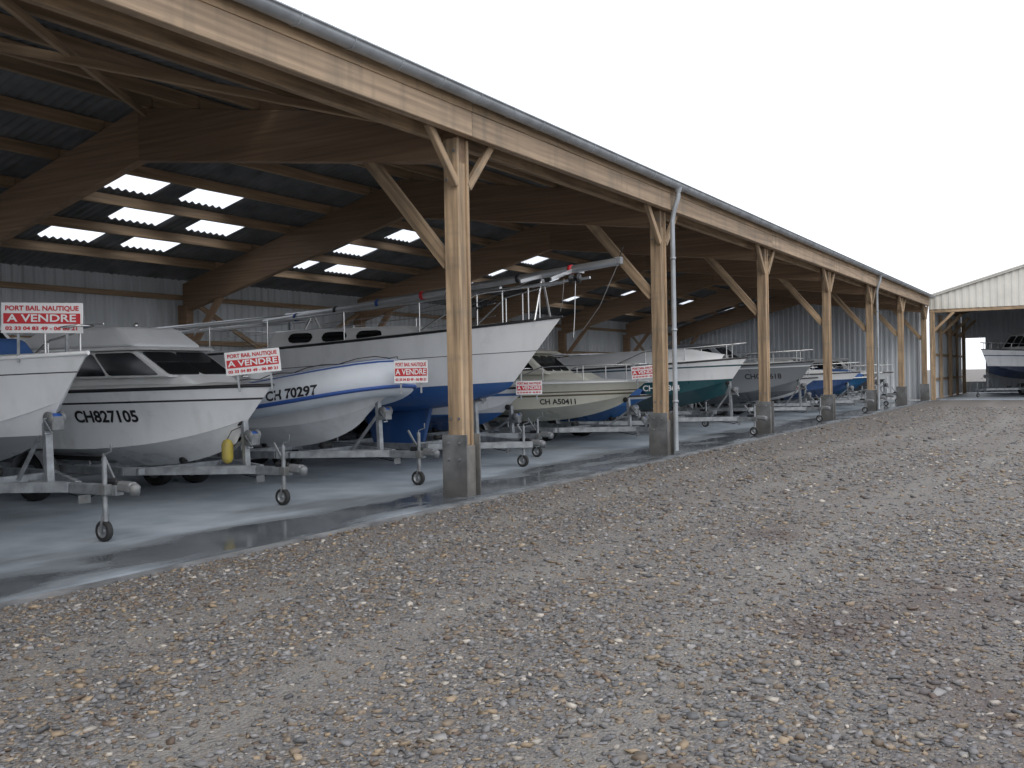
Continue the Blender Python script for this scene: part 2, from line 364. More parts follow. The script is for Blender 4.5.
# ------------------------------------------------------------------ ground
BL=[(-1.2,6.0,.75),(-.45,5.1,.55),(-.75,7.1,.7),(-.2,7.6,.9),(-.2,3.9,.5),(-2.6,9.3,.5)]
def track_x(y):  # sweep of the wheel tracks
    return .02*(y-9)**2/ (1+.02*abs(y-9)**1.6)
def ground_mat():
    m=bpy.data.materials.new('gravel_ground'); m.use_nodes=True; nt=m.node_tree; N=nt.nodes; Lk=nt.links; b=N['Principled BSDF']
    tc=N.new('ShaderNodeTexCoord')
    def noise(s,d=4):
        n=N.new('ShaderNodeTexNoise'); n.inputs['Scale'].default_value=s; n.inputs['Detail'].default_value=d
        Lk.new(tc.outputs['Object'],n.inputs['Vector'])
        return n
    def mr(src,a,b_,c,d):
        r=N.new('ShaderNodeMapRange'); r.inputs[1].default_value=a; r.inputs[2].default_value=b_; r.inputs[3].default_value=c; r.inputs[4].default_value=d; Lk.new(src,r.inputs[0]); return r.outputs[0]
    def math_(op,a,b_):
        q=N.new('ShaderNodeMath'); q.operation=op
        for i,x in enumerate((a,b_)):
            if isinstance(x,(int,float)): q.inputs[i].default_value=x
            else: Lk.new(x,q.inputs[i])
        return q.outputs[0]
    def mix(f,a,c):
        x=N.new('ShaderNodeMix'); x.data_type='RGBA'; Lk.new(f,x.inputs[0]); Lk.new(a,x.inputs[6]); x.inputs[7].default_value=(*c,1); return x.outputs[2]
    vo=N.new('ShaderNodeTexVoronoi'); vo.inputs['Scale'].default_value=56; Lk.new(tc.outputs['Object'],vo.inputs['Vector'])
    bw=N.new('ShaderNodeSeparateColor'); Lk.new(vo.outputs['Color'],bw.inputs[0])
    cr=N.new('ShaderNodeValToRGB'); E=cr.color_ramp.elements; E[0].position=0;E[0].color=(.09,.086,.085,1);E[1].position=1;E[1].color=(.32,.295,.265,1)
    for p,c in [(.3,(.17,.163,.165)),(.5,(.17,.142,.118)),(.7,(.195,.19,.188)),(.85,(.24,.195,.145))]: q=E.new(p);q.color=(*c,1)
    Lk.new(bw.outputs[0],cr.inputs[0])
    c=mix(mr(noise(1.3,6).outputs[0],.42,.65,0,.5),cr.outputs[0],(.165,.145,.128))
    sp=N.new('ShaderNodeSeparateXYZ'); Lk.new(tc.outputs['Object'],sp.inputs[0])
    s1=math_('MULTIPLY',math_('SINE',math_('MULTIPLY',sp.outputs[1],.16),0),.9)
    xx=math_('ADD',sp.outputs[0],s1)
    tr=None
    for x0 in (-4.4,-2.9,-1.2):
        q=mr(math_('ABSOLUTE',math_('SUBTRACT',xx,x0),0),.08,.42,1,0); tr=q if tr is None else math_('MAXIMUM',tr,q)
    tr=math_('MULTIPLY',tr,mr(noise(1.2,5).outputs[0],.35,.62,.1,.8))
    c=mix(tr,c,(.235,.22,.20))
    nb=noise(1.5,6).outputs[0]; tot=None
    for bx,by,br in BL:
        vd=N.new('ShaderNodeVectorMath'); vd.operation='DISTANCE'; Lk.new(tc.outputs['Object'],vd.inputs[0]); vd.inputs[1].default_value=(bx,by,0)
        q=mr(vd.outputs['Value'],0,br*2,1,0); tot=q if tot is None else math_('MAXIMUM',tot,q)
    tot=mr(math_('MULTIPLY',tot,nb),.2,.5,0,.7)
    c=mix(tot,c,(.105,.075,.068))
    Lk.new(c,b.inputs['Base Color']); b.inputs['Roughness'].default_value=.8
    n4=noise(25,4); h=math_('ADD',math_('MULTIPLY',vo.outputs['Distance'],-1.3),n4.outputs[0])
    bp=N.new('ShaderNodeBump'); bp.inputs['Strength'].default_value=1; bp.inputs['Distance'].default_value=.013; Lk.new(h,bp.inputs['Height']); Lk.new(bp.outputs[0],b.inputs['Normal'])
    return m
mk('ground',[(-700,-400,0),(700,-400,0),(700,1500,0),(-700,1500,0)],[(0,1,2,3)],ground_mat())

def stones():
    x0,x1=-6.45,1.8
    parts=[(1.5,6.5,1600,.86),(6.5,11,850,.95),(11,20,300,1.15),(20,42,60,1.5)]
    P=[];S=[]
    for a,b,d,k in parts:
        n=int((x1-x0)*(b-a)*d); p=np.stack([rng.uniform(x0,x1,n),rng.uniform(a,b,n)],1)
        dens=.78+.18*np.sin(p[:,0]*1.7+np.sin(p[:,1]*.35)*1.3)*np.cos(p[:,1]*.28+.7)+.1*np.sin(p[:,0]*4.1+p[:,1]*1.3)
        wob=.9*np.sin(p[:,1]*.16)
        for t in (-4.4,-2.9,-1.2): dens-=.5*np.exp(-((p[:,0]+wob-t)/.27)**2)*(.65+.35*np.sin(p[:,1]*1.3+t))
        for bx,by,br in BL: dens-=.12*np.exp(-((p[:,0]-bx)**2+(p[:,1]-by)**2)/br**2)
        keep=rng.random(n)<np.clip(dens,.16,1); p=p[keep]
        P.append(p); S.append(np.clip(rng.lognormal(-4.0,.5,len(p)),.007,.055)*k)
    P=np.concatenate(P);S=np.concatenate(S);n=len(P)
    base=np.array([(-1,-1,-1),(1,-1,-1),(1,1,-1),(-1,1,-1),(-1,-1,1),(1,-1,1),(1,1,1),(-1,1,1)])*.5
    V=base[None]*rng.uniform(.4,1.2,(n,8,3))
    sc=np.stack([S*rng.uniform(.8,1.6,n),S*rng.uniform(.6,1.1,n),S*rng.uniform(.22,.55,n)],1)
    V=V*sc[:,None]
    t=rng.uniform(0,6.283,n); tl=rng.normal(0,.32,n)
    c,s=np.cos(tl),np.sin(tl); y=V[...,1]*c[:,None]-V[...,2]*s[:,None]; z=V[...,1]*s[:,None]+V[...,2]*c[:,None]; x=V[...,0]
    c,s=np.cos(t)[:,None],np.sin(t)[:,None]
    V=np.stack([x*c-y*s+P[:,0:1],x*s+y*c+P[:,1:2],z+sc[:,2:3]*.28],-1).reshape(-1,3)
    F=np.array(BF)[None]+(np.arange(n)*8)[:,None,None]
    me=bpy.data.meshes.new('gravel'); me.vertices.add(n*8); me.vertices.foreach_set('co',V.astype(np.float32).ravel())
    me.loops.add(n*24); me.loops.foreach_set('vertex_index',F.astype(np.int32).ravel())
    me.polygons.add(n*6); me.polygons.foreach_set('loop_start',np.arange(0,n*24,4,dtype=np.int32))
    me.update(calc_edges=True); me.validate()
    pal=np.array([(.195,.20,.215),(.12,.125,.135),(.245,.245,.25),(.195,.158,.12),(.27,.215,.15),(.41,.39,.355),(.14,.105,.082),(.16,.162,.17)])*np.array((1.05,1.0,.95))
    pi=rng.choice(8,n,p=[.22,.17,.13,.145,.11,.05,.075,.10]); C=pal[pi]*rng.uniform(.72,1.2,(n,1))
    w=np.zeros(n)
    for bx,by,br in BL: w=np.maximum(w,np.exp(-((P[:,0]-bx)**2+(P[:,1]-by)**2)/(br*1.05)**2))
    w=w*np.clip(.55+.6*np.sin(P[:,0]*5+P[:,1]*3)*np.cos(P[:,1]*4.3-P[:,0]*2),.1,1)*(rng.random(n)<.75)
    C=C*(1-w[:,None]*.7)+np.array((.105,.075,.068))*w[:,None]*.7
    C=np.concatenate([C,np.ones((n,1))],1); C=np.repeat(C,8,0)
    ca=me.color_attributes.new('Col','FLOAT_COLOR','POINT'); ca.data.foreach_set('color',C.astype(np.float32).ravel())
    m=bpy.data.materials.new('stone'); m.use_nodes=True; a=m.node_tree.nodes.new('ShaderNodeAttribute'); a.attribute_name='Col'
    m.node_tree.links.new(a.outputs['Color'],m.node_tree.nodes['Principled BSDF'].inputs['Base Color']); m.node_tree.nodes['Principled BSDF'].inputs['Roughness'].default_value=.6
    me.materials.append(m); link(bpy.data.objects.new('gravel',me),None); print('stones',n)
stones()

def slab_mat():
    m=bpy.data.materials.new('concrete_slab'); m.use_nodes=True; nt=m.node_tree; N=nt.nodes; Lk=nt.links; b=N['Principled BSDF']
    tc=N.new('ShaderNodeTexCoord')
    def noise(s,d=5,stretch=(1,1,1)):
        n=N.new('ShaderNodeTexNoise'); n.inputs['Scale'].default_value=s; n.inputs['Detail'].default_value=d
        mp=N.new('ShaderNodeMapping'); mp.inputs['Scale'].default_value=stretch; Lk.new(tc.outputs['Object'],mp.inputs[0]); Lk.new(mp.outputs[0],n.inputs['Vector']); return n
    sp=N.new('ShaderNodeSeparateXYZ'); Lk.new(tc.outputs['Object'],sp.inputs[0])
    a=N.new('ShaderNodeMath'); a.operation='ADD'; a.inputs[1].default_value=7.0; Lk.new(sp.outputs[0],a.inputs[0])
    ab=N.new('ShaderNodeMath'); ab.operation='ABSOLUTE'; Lk.new(a.outputs[0],ab.inputs[0])
    mr=N.new('ShaderNodeMapRange'); mr.inputs[1].default_value=.15; mr.inputs[2].default_value=1.6; mr.inputs[3].default_value=.34; mr.inputs[4].default_value=-.25; mr.clamp=True; Lk.new(ab.outputs[0],mr.inputs[0])
    n=noise(1.0,5,(1.5,.5,1)); ad=N.new('ShaderNodeMath'); Lk.new(n.outputs[0],ad.inputs[0]); Lk.new(mr.outputs[0],ad.inputs[1])
    w=N.new('ShaderNodeMapRange'); w.inputs[1].default_value=.67; w.inputs[2].default_value=.77; Lk.new(ad.outputs[0],w.inputs[0])
    damp=N.new('ShaderNodeMapRange'); damp.inputs[1].default_value=.46; damp.inputs[2].default_value=.62; damp.inputs[4].default_value=.8; Lk.new(ad.outputs[0],damp.inputs[0])
    n2=noise(2.5,6); cr=N.new('ShaderNodeValToRGB'); E=cr.color_ramp.elements; E[0].position=.3;E[0].color=(.30,.345,.39,1);E[1].position=.7;E[1].color=(.42,.465,.51,1); Lk.new(n2.outputs[0],cr.inputs[0])
    m1=N.new('ShaderNodeMix'); m1.data_type='RGBA'; Lk.new(damp.outputs[0],m1.inputs[0]); Lk.new(cr.outputs[0],m1.inputs[6]); m1.inputs[7].default_value=(.15,.165,.18,1)
    m2=N.new('ShaderNodeMix'); m2.data_type='RGBA'; Lk.new(w.outputs[0],m2.inputs[0]); Lk.new(m1.outputs[2],m2.inputs[6]); m2.inputs[7].default_value=(.08,.088,.096,1)
    n5=noise(.8,6); r5=N.new('ShaderNodeMapRange'); r5.inputs[1].default_value=.52; r5.inputs[2].default_value=.7; r5.inputs[4].default_value=.4; Lk.new(n5.outputs[0],r5.inputs[0])
    m3=N.new('ShaderNodeMix'); m3.data_type='RGBA'; Lk.new(r5.outputs[0],m3.inputs[0]); Lk.new(m2.outputs[2],m3.inputs[6]); m3.inputs[7].default_value=(.17,.18,.19,1)
    Lk.new(m3.outputs[2],b.inputs['Base Color'])
    r=N.new('ShaderNodeMapRange'); r.inputs[3].default_value=.5; r.inputs[4].default_value=.1; Lk.new(w.outputs[0],r.inputs[0]); Lk.new(r.outputs[0],b.inputs['Roughness'])
    n3=noise(30,3); bs=N.new('ShaderNodeMath'); bs.operation='SUBTRACT'; bs.inputs[0].default_value=1; Lk.new(w.outputs[0],bs.inputs[1])
    sc=N.new('ShaderNodeMath'); sc.operation='MULTIPLY'; sc.inputs[1].default_value=.35; Lk.new(bs.outputs[0],sc.inputs[0])
    bp=N.new('ShaderNodeBump'); bp.inputs['Distance'].default_value=.005; Lk.new(sc.outputs[0],bp.inputs['Strength']); Lk.new(n3.outputs[0],bp.inputs['Height']); Lk.new(bp.outputs[0],b.inputs['Normal'])
    return m
slabm=slab_mat()
Y0=-9.64; YE=51.0
G=top('concrete_slab')
for i in range(9):
    a=Y0+6.74*i; b=min(YE,Y0+6.74*(i+1)-.012)
    box('bay',(-19.4,a,-.3),(-6.5,b,.035),slabm,G)
box('apron',(-6.497,Y0,-.3),(-6.40,YE,.02),apronm,G)
box('far_floor',(-6.4,51.3,-.3),(8.7,66,.035),slabm,G)

# ------------------------------------------------------------------ shed
D=6.8; SP=6.7; YP=[10.46+SP*k for k in range(-3,7)]
RX=-12.5; RZ=5.9
def zr(x): return RZ-.16*(x-RX) if x>RX else RZ-.27*(RX-x)
S=top('boat_storage_shed')
for i,y in enumerate(YP):
    box('plinth',(-6.93,y-.125,-.2),(-6.67,y+.125,.66),concm,S,.01)
    for s in (-1,1):
        box('steel_shoe',(-6.98,y+s*.15-.012,.02),(-6.62,y+s*.15+.012,.80),shoe,S,.004)
        for zz in (.5,.7):
            for xx in (-6.88,-6.72): cyl('bolt',(xx,y+s*.162,zz),(xx,y+s*.18,zz),.014,galv,S)
    beam('post_core',(-6.8,y,.66),(-6.8,y,4.52),.16,.16,wood,S)
    beam('post_leaf',(-6.8,y-.108,.60),(-6.8,y-.108,4.46),.05,.21,wood,S,up=(1,0,0))
    beam('post_leaf',(-6.8,y+.108,.60),(-6.8,y+.108,4.46),.05,.21,wood,S,up=(1,0,0))
    for zz in (3.95,4.3,1.0):
        for xx in (-6.86,-6.74): cyl('coach_bolt',(xx,y-.13,zz),(xx,y-.145,zz),.018,galv_d,S)
    def raf(xa,xb,da,db):
        za=zr(xa)-.2;zb=zr(xb)-.2
        w=.085
        v=[(xa,y-w,za-da),(xb,y-w,zb-db),(xb,y+w,zb-db),(xa,y+w,za-da),(xa,y-w,za),(xb,y-w,zb),(xb,y+w,zb),(xa,y+w,za)]
        bevel(mk('rafter',v,BF,glulam,S),.01,1)
    raf(-6.72,RX+.001,.62,.80); raf(RX-.001,-19.1,.80,.70)
    box('back_post',(-19.25,y-.11,0),(-18.95,y+.11,3.4),glulam,S,.01)
    beam('knee_brace',(-6.92,y,2.92),(-8.17,y,4.40),.1,.17,wood,S)
    beam('back_brace',(-18.95,y,2.3),(-17.9,y,3.55),.1,.15,glulam,S)
    for s in (-1,1): beam('eave_brace',(-6.72,y+s*.13,3.88),(-6.72,y+s*.72,4.52),.07,.11,wood,S)
for i in range(len(YP)-1):
    a,b=YP[i],YP[i+1]
    beam('fascia_beam',(-6.61,a+.003,4.62),(-6.61,b-.003,4.62),.12,.30,wood_f,S)
    beam('fascia_board',(-6.575,a+.003,4.83),(-6.575,b-.003,4.83),.06,.115,wood,S,.004)
    beam('inner_eave_beam',(-6.98,a+.003,4.55),(-6.98,b-.003,4.55),.09,.22,wood,S)
xs=[-7.7,-8.9,-10.1,-11.3,-12.3,-13.4,-14.5,-15.7,-16.9,-18.1]
for x in xs:
    for i in range(len(YP)-1):
        beam('purlin',(x,YP[i]+.003,zr(x)-.1),(x,YP[i+1]-.003,zr(x)-.1),.075,.19,purl,S)
for i in (2,5,8):
    a,b=YP[i],YP[i+1]
    beam('wind_brace',(-7.1,a+.2,zr(-7.1)-.3),(-12.2,b-.2,zr(-12.2)-.3),.06,.1,purl,S)
    beam('wind_brace',(-12.2,a+.2,zr(-12.2)-.32),(-7.1,b-.2,zr(-7.1)-.42),.06,.1,purl,S)
for i in (0,4,8):
    a,b=YP[i],YP[i+1]
    beam('wall_brace',(-19.05,a+.1,.3),(-19.05,b-.1,3.5),.06,.12,purl,S)
    beam('wall_brace',(-18.98,a+.1,3.5),(-18.98,b-.1,.3),.06,.12,purl,S)
for z in (.5,1.4,2.5,3.6):
    beam('girt',(-19.3,YP[0],z),(-19.3,YP[-1],z),.08,.12,purl,S)
rects=[]
for k in range(-3,7):
    y=10.46+SP*k
    if k==0: L_=[(-15.1,12.52),(-15.1,14.4),(-16.3,13.7),(-16.3,15.6),(-17.5,13.0),(-17.5,14.9)]
    else: L_=[(-15.1,y+1.95),(-15.1,y+3.85),(-16.3,y+1.25),(-16.3,y+3.3),(-17.5,y+2.35),(-17.5,y+4.3)]
    rects+=L_
def roof():
    step=.177/6; ys=np.arange(Y0,YE+.4,step)
    zo=.024*np.cos(2*math.pi*ys/.177)
    xs=[-6.35,-7.2,-9.52,-9.61,RX+.02,RX-.02,-14.2,-14.7,-15.5,-15.9,-16.7,-17.1,-17.9,-18.5,-19.6]
    v=[];f=[];mi=[]
    for x in xs:
        for y,z in zip(ys,zo): v.append((x,y,zr(x)+z+.025))
    n=len(ys)
    for i in range(len(xs)-1):
        xc=(xs[i]+xs[i+1])/2
        for j in range(n-1):
            yc=ys[j]+step/2
            sk=0
            for rx,ry in rects:
                if abs(rx-xc)<.12 and abs(ry-yc)<.6: sk=1;break
            if i==2 and yc<10.3 and math.cos(2*math.pi*yc/.177)>.2: continue
            f.append((i*n+j,i*n+j+1,(i+1)*n+j+1,(i+1)*n+j)); mi.append(sk)
    mk('roof_sheeting',v,f,[roofm,skym],S,True,mi)
roof()
def corr(name,p0,p1,z0,zt,mat,par,period=.25,dep=.035,z0f=None):
    p0=Vector(p0);p1=Vector(p1);d=(p1-p0);L=d.length;d/=L;n=Vector((-d.y,d.x,0))
    prof=[(0,0),(.35,0),(.5,1),(.85,1)]
    v=[];t=0
    while t<=L:
        for a,b in prof:
            q=min(L,t+a*period); p=p0+d*q+n*(b*dep)
            v.append((p.x,p.y,z0f(q) if z0f else z0)); v.append((p.x,p.y,zt(q)))
        t+=period
    f=[(2*i,2*i+2,2*i+3,2*i+1) for i in range(len(v)//2-1)]
    return mk(name,v,f,mat,par)
corr('back_wall',(-19.4,Y0,0),(-19.4,YE+.2,0),.05,lambda q:zr(-19.4)+.01,clad,S)
corr('end_wall',(-19.4,YE+.15,0),(-6.95,YE+.15,0),.05,lambda q:zr(-19.4+q)-.02,clad,S)
corr('end_wall_near',(-19.4,Y0+.05,0),(-6.95,Y0+.05,0),.05,lambda q:zr(-19.4+q)-.02,clad,S)
v=[];f=[];gy=[Y0-.2+ (YE+.5-Y0)*i/20 for i in range(21)]; r=.085
prof=[(-6.43+r*math.cos(t),4.93+r*math.sin(t)) for t in [math.pi+math.pi*i/12 for i in range(13)]]
prof.append((-6.43+r+.012,4.935))
for y in gy:
    for x,z in prof: v.append((x,y,z))
P=len(prof)
for i in range(20):
    for j in range(P-1): f.append((i*P+j,i*P+j+1,(i+1)*P+j+1,(i+1)*P+j))
o=mk('gutter',v,f,zinc,S,True); sd=o.modifiers.new('s','SOLIDIFY'); sd.thickness=.005
tube('gutter_bead',[(-6.335,gy[0],4.94),(-6.335,gy[-1],4.94)],.012,zinc,S)
y=Y0
while y<YE:
    tube('gutter_bracket',[(-6.43+(r+.008)*math.cos(t),y,4.93+(r+.008)*math.sin(t)) for t in [math.pi+math.pi*i/8 for i in range(9)]],.008,zinc,S,res=1); y+=.8
for y in (YP[4]+.08,YP[7]+.08,YP[1]+.08):
    tube('downpipe',[(-6.43,y,4.86),(-6.43,y,4.7),(-6.5,y,4.5),(-6.55,y,4.3),(-6.55,y,.1)],.045,zinc,S)
    for z in (1,2.3,3.6): lathe('pipe_collar',[(-.02,.046),(-.02,.055),(.02,.055),(.02,.046)],(-6.55,y,z),'z',zinc,S,n=16)
    lathe('outlet',[(-.08,.05),(0,.075),(.02,.08)],(-6.43,y,4.86),'z',zinc,S,n=16)

# far shed
F=top('boat_storage_shed')
GY=51.6; gx0=-6.7; gr=1.0; ge=8.7
def gz(x): return 4.95+(x-gx0)*.29 if x<gr else 4.95+(ge-x)*.29
corr('gable_cladding',(gx0,GY,0),(ge,GY,0),4.35,lambda q:gz(gx0+q),clad_w,F,period=.3)
corr('shed_back_wall',(gx0+1.3,65.5,0),(ge,65.5,0),.05,lambda q:gz(gx0+1.3+q)-.05,clad,F)
corr('shed_back_wall_top',(gx0,65.5,0),(gx0+1.3,65.5,0),3.3,lambda q:gz(gx0+q)-.05,clad,F)
corr('shed_back_wall_low',(gx0,65.5,0),(gx0+1.3,65.5,0),.05,lambda q:.7,clad,F)
corr('shed_left_wall',(gx0,GY+.25,0),(gx0,65.5,0),.05,lambda q:4.9,clad,F)
corr('shed_right_wall',(ge,GY,0),(ge,65.5,0),.05,lambda q:4.9,clad,F)
mk('shed_roof',[(gx0-.2,GY-.15,gz(gx0)-.02),(gr,GY-.15,gz(gr)+.04),(ge+.2,GY-.15,gz(ge)-.02),(gx0-.2,65.7,gz(gx0)-.02),(gr,65.7,gz(gr)+.04),(ge+.2,65.7,gz(ge)-.02)],[(0,1,4,3),(1,2,5,4)],roofm,F)
beam('verge_trim',(gx0-.2,GY-.08,gz(gx0)-.03),(gr,GY-.08,gz(gr)+.03),.06,.14,clad_w,F)
beam('verge_trim',(gr,GY-.08,gz(gr)+.03),(ge+.2,GY-.08,gz(ge)-.03),.06,.14,clad_w,F)
beam('door_header',(gx0,GY+.12,4.3),(ge,GY+.12,4.3),.14,.22,wood,F)
for x in (gx0+.15,gr,ge-.15):
    for yy in (GY+.1,58.5,65.2): beam('shed_post',(x,yy,0),(x,yy,4.2),.2,.2,wood,F)
for yy in (GY+.1,54.9,58.5,62):
    beam('shed_brace',(gx0+.2,yy,3.3),(gx0+1.1,yy,4.2),.08,.14,wood,F)
    beam('shed_rafter',(gx0,yy+.05,gz(gx0)-.3),(gr,yy+.05,gz(gr)-.3),.14,.4,glulam,F)
    beam('shed_stud',(gx0+.12,yy,0),(gx0+.12,yy,4.2),.14,.14,wood,F)
for z in (1.0,2.2,3.4): beam('shed_girt',(gx0+.06,GY+.3,z),(gx0+.06,65.3,z),.07,.12,purl,F)

# ------------------------------------------------------------------ boats
W=(.78,.79,.80)
def bandm(n,bands,tilt=0,dirt=.15): return M(n,(1,1,1),.28,var=.05,scale=2,coat=.35,bands=bands,tilt=tilt,dirt=dirt)

B0=top('motor_boat',(-8.3,6.25,0))
h=make_hull(B0,5.6,2.2,.62,.95,1.66,1.82,.65,1.0,bandm('hullA',[(0,(.20,.21,.22)),(1.02,(.76,.77,.78)),(1.62,(.03,.03,.04)),(1.64,(.78,.79,.80))],.03),rub=white_gel)
Q=prism('cabin',-4.2,-1.6,.85,.6,1.68,-4.0,-2.2,.7,.5,2.24,white_gel,B0); windows(Q,B0,2,2)
pulpit(h,B0,.6,.22,3); hull_text(B0,h.obj,'CH E34901',-2.2,1.35,.17,black)
trailer(-8.3,6.25,5.6,.88,coup=.62,zb=.52,post=-.62,ptop=1.38,jock=.3)
prism('tarpaulin',-2.3,-1.2,.5,.38,1.74,-2.2,-1.35,.36,.28,2.0,canvas_b,B0,.08)
sign((-8.66,6.03,2.15),R(38),.74,.29,roll=R(1),legs=.28)

B1=top('cabin_cruiser',(-8.5,8.95,0))
h=make_hull(B1,5.3,2.15,.42,.70,1.42,1.47,.62,.75,bandm('hullB',[(0,(.74,.75,.76)),(1.28,(.02,.02,.025)),(1.305,W)],.012,.2),rub=black,flare=.07)
prism('coachroof',-4.4,-.75,.93,.35,1.42,-4.2,-1.1,.88,.42,1.60,white_gel,B1,.05)
Q=prism('cabin',-3.9,-1.15,.88,.56,1.58,-3.8,-1.75,.80,.56,1.92,white_gel,B1,.03); windows(Q,B1,3,2,side=(.03,.97,.08,.92),front=(.04,.96,.08,.92),gap=.02,r=.06)
prism('hardtop_eyebrow',-3.95,-1.55,.86,.60,1.925,-3.9,-1.65,.83,.58,1.97,white_gel,B1,.02)
prism('hardtop',-3.9,-1.75,.84,.58,1.97,-3.5,-2.15,.66,.5,2.24,canvas,B1,.07)
prism('aft_canopy',-4.7,-3.92,.9,.86,1.45,-4.4,-3.92,.7,.74,2.16,canvas,B1,.05)
lathe('nav_light',[(0,.001),(0,.03),(.07,.03),(.09,.001)],(-2.4,0,2.23),'z',steel,B1,n=12)
cyl('hand_rail',(-3.5,-.6,2.28),(-2.4,-.5,2.28),.01,steel,B1)
hull_text(B1,h.obj,'CH827105',-2.05,1.10,.20,black,bold=.006)
tube('cleat',[(-.45,-.05,1.57),(-.45,.05,1.57)],.015,steel,B1)
trailer(-8.5,8.95,5.3,.60,coup=.45,zb=.44,post=-.45,ptop=1.05)
sign((-8.62,8.75,1.74),R(38),.64,.28,roll=R(-5),legs=.2)
# fender hung on the winch post
e=top('fender',(-9.12,8.80,.66)); lathe('float',[(-.15,.015),(-.13,.05),(-.08,.07),(.08,.07),(.13,.05),(.15,.015)],(0,0,0),'z',yellowp,e,n=16)
tube('rope',[(0,0,.15),(.04,.04,.25),(.13,.12,.3)],.006,black,e,res=1)

B2=top('rigid_inflatable_boat',(-8.3,11.35,0))
h=make_hull(B2,5.2,1.5,.50,.82,1.12,1.48,.75,.92,M('gelrib',(.74,.75,.76),.3,var=.05,coat=.3,dirt=.2),rub=white_gel,cr=.9)
def ribtube():
    pts=[]
    n=26
    for i in range(n+1):
        s=i/n
        x=-5.5+5.25*s; k=max(0,(s-.72)/.28); y=-.92*math.sqrt(max(0,1-k**2.3))
        z=1.12+.42*s**3
        pts.append(Vector((x,y,z)))
    pts=pts[:-1]+[Vector((-.26,-.3,1.53)),Vector((-.2,0,1.54)),Vector((-.26,.3,1.53))]+[Vector((p.x,-p.y,p.z)) for p in pts[:-1][::-1]]
    for _ in range(2):
        sm=[pts[0]]
        for i in range(1,len(pts)-1): sm.append((pts[i-1]+pts[i]*2+pts[i+1])/4)
        sm.append(pts[-1]); pts=sm
    K=36;v=[];f=[];mi=[];T=len(pts)
    for i,p in enumerate(pts):
        t=(pts[min(T-1,i+1)]-pts[max(0,i-1)]).normalized(); sd=Vector((t.y,-t.x,0)).normalized(); up=sd.cross(t)
        if up.z<0: up=-up
        r=.265
        e=min(i,T-1-i)
        if e<4: r=.265*(.25,.62,.82,.95)[e]
        for k in range(K):
            a=2*math.pi*(k+.5)/K; v.append(p+sd*(r*math.cos(a))+up*(r*math.sin(a)))
    for i in range(T-1):
        for k in range(K):
            f.append((i*K+k,i*K+(k+1)%K,(i+1)*K+(k+1)%K,(i+1)*K+k)); mi.append(1 if k in (5,7,K-4) else 0)
    f.append(tuple(range(K))[::-1]); mi.append(0); f.append(tuple((T-1)*K+k for k in range(K))); mi.append(0)
    o=mk('inflatable_tube',v,f,[hyp,hypb],B2,True,mi)
    out=[]
    for i in range(3,T-3):
        t=(pts[i+1]-pts[i-1]).normalized(); sd=Vector((t.y,-t.x,0)).normalized(); q=pts[i]+sd*.25; out.append((q.x,q.y,q.z-.12))
    tube('rubbing_strake',out,.022,hypb,B2)
    gl=[]
    for i in range(8,T-8):
        q=pts[i]; gl.append((q.x,q.y,q.z+.27+(.035 if i%3 else 0)))
    tube('grab_line',gl,.007,black,B2,res=1)
    return o
tb=ribtube()
hull_text(B2,tb,'CH 70297',-1.12,1.33,.18,black,slope=.12,bold=.006)
prism('console',-3.2,-2.5,.3,.26,1.1,-3.1,-2.75,.27,.24,1.75,white_gel,B2,.04)
prism('console_screen',-2.9,-2.72,.26,.22,1.74,-3.0,-2.85,.25,.2,1.98,glass,B2,.02)
prism('seat',-4.2,-3.6,.35,.35,1.1,-4.15,-3.65,.33,.33,1.5,canvas_b,B2,.05)
trailer(-8.3,11.35,5.2,.70,coup=.5,zb=.46,post=-.45,ptop=1.25)
sign((-8.05,11.15,1.60),R(38),.46,.31,legs=.14)

B3=top('sailing_yacht',(-7.3,14.25,0))
h=make_hull(B3,8.0,2.55,.92,0,2.02,2.46,1.0,1.32,bandm('hullD',[(0,(.02,.085,.27)),(1.46,(.77,.78,.80)),(1.93,(.05,.05,.06)),(1.945,(.8,.81,.82))],.045,.1),rnd=True,e=.72,rub=black,tr=.75,pw=2.0)
prism('coachroof',-5.6,-2.4,.85,.42,2.05,-5.5,-2.9,.72,.36,2.42,white_gel,B3,.06,zbf=2.2,ztf=2.42)
for x in (-4.9,-4.2,-3.5):
    Qn=[(x-.25,-.83+(x+5.6)*.13,2.15),(x+.25,-.83+(x+6.1)*.13,2.15),(x+.25,-.75+(x+6.1)*.13,2.38),(x-.25,-.75+(x+5.6)*.13,2.38)]
    panel('portlight',Qn,0,1,.1,.85,glass,B3,.03,.3)
kb=M('keel_blue',(.02,.08,.25),.5,var=.2,dirt=.3)
prism('fin_keel',-3.75,-2.75,.09,.04,.3,-4.0,-2.55,.11,.05,1.02,kb,B3,.03)
prism('rudder',-7.7,-7.25,.03,.03,.55,-7.9,-7.35,.03,.03,1.3,kb,B3,.02)
pulpit(h,B3,.72,.5,3,r=.015)
for s_ in (.15,.35,.55,.72):
    for sd in (-1,1):
        x,y,z=h.sheer(s_,sd); cyl('stanchion',(x,y*.94,z),(x,y*.94,z+.5),.01,steel,B3)
for sd in (-1,1):
    for zz in (.48,.26): tube('guard_wire',[(x,y*.94,z+zz) for x,y,z in [h.sheer(s_,sd) for s_ in (.02,.15,.35,.55,.72,.8)]],.005,steel,B3)
tube('pushpit',[(-7.2,-.9,2.5),(-7.9,-.9,2.55),(-7.95,0,2.55),(-7.9,.9,2.55),(-7.2,.9,2.5)],.014,steel,B3)
cyl('mast',(-6.3,-.12,2.62),(1.0,-.05,3.25),.062,alu,B3)
cyl('boom',(-6.0,.15,2.75),(-1.2,.12,2.98),.045,alu,B3)
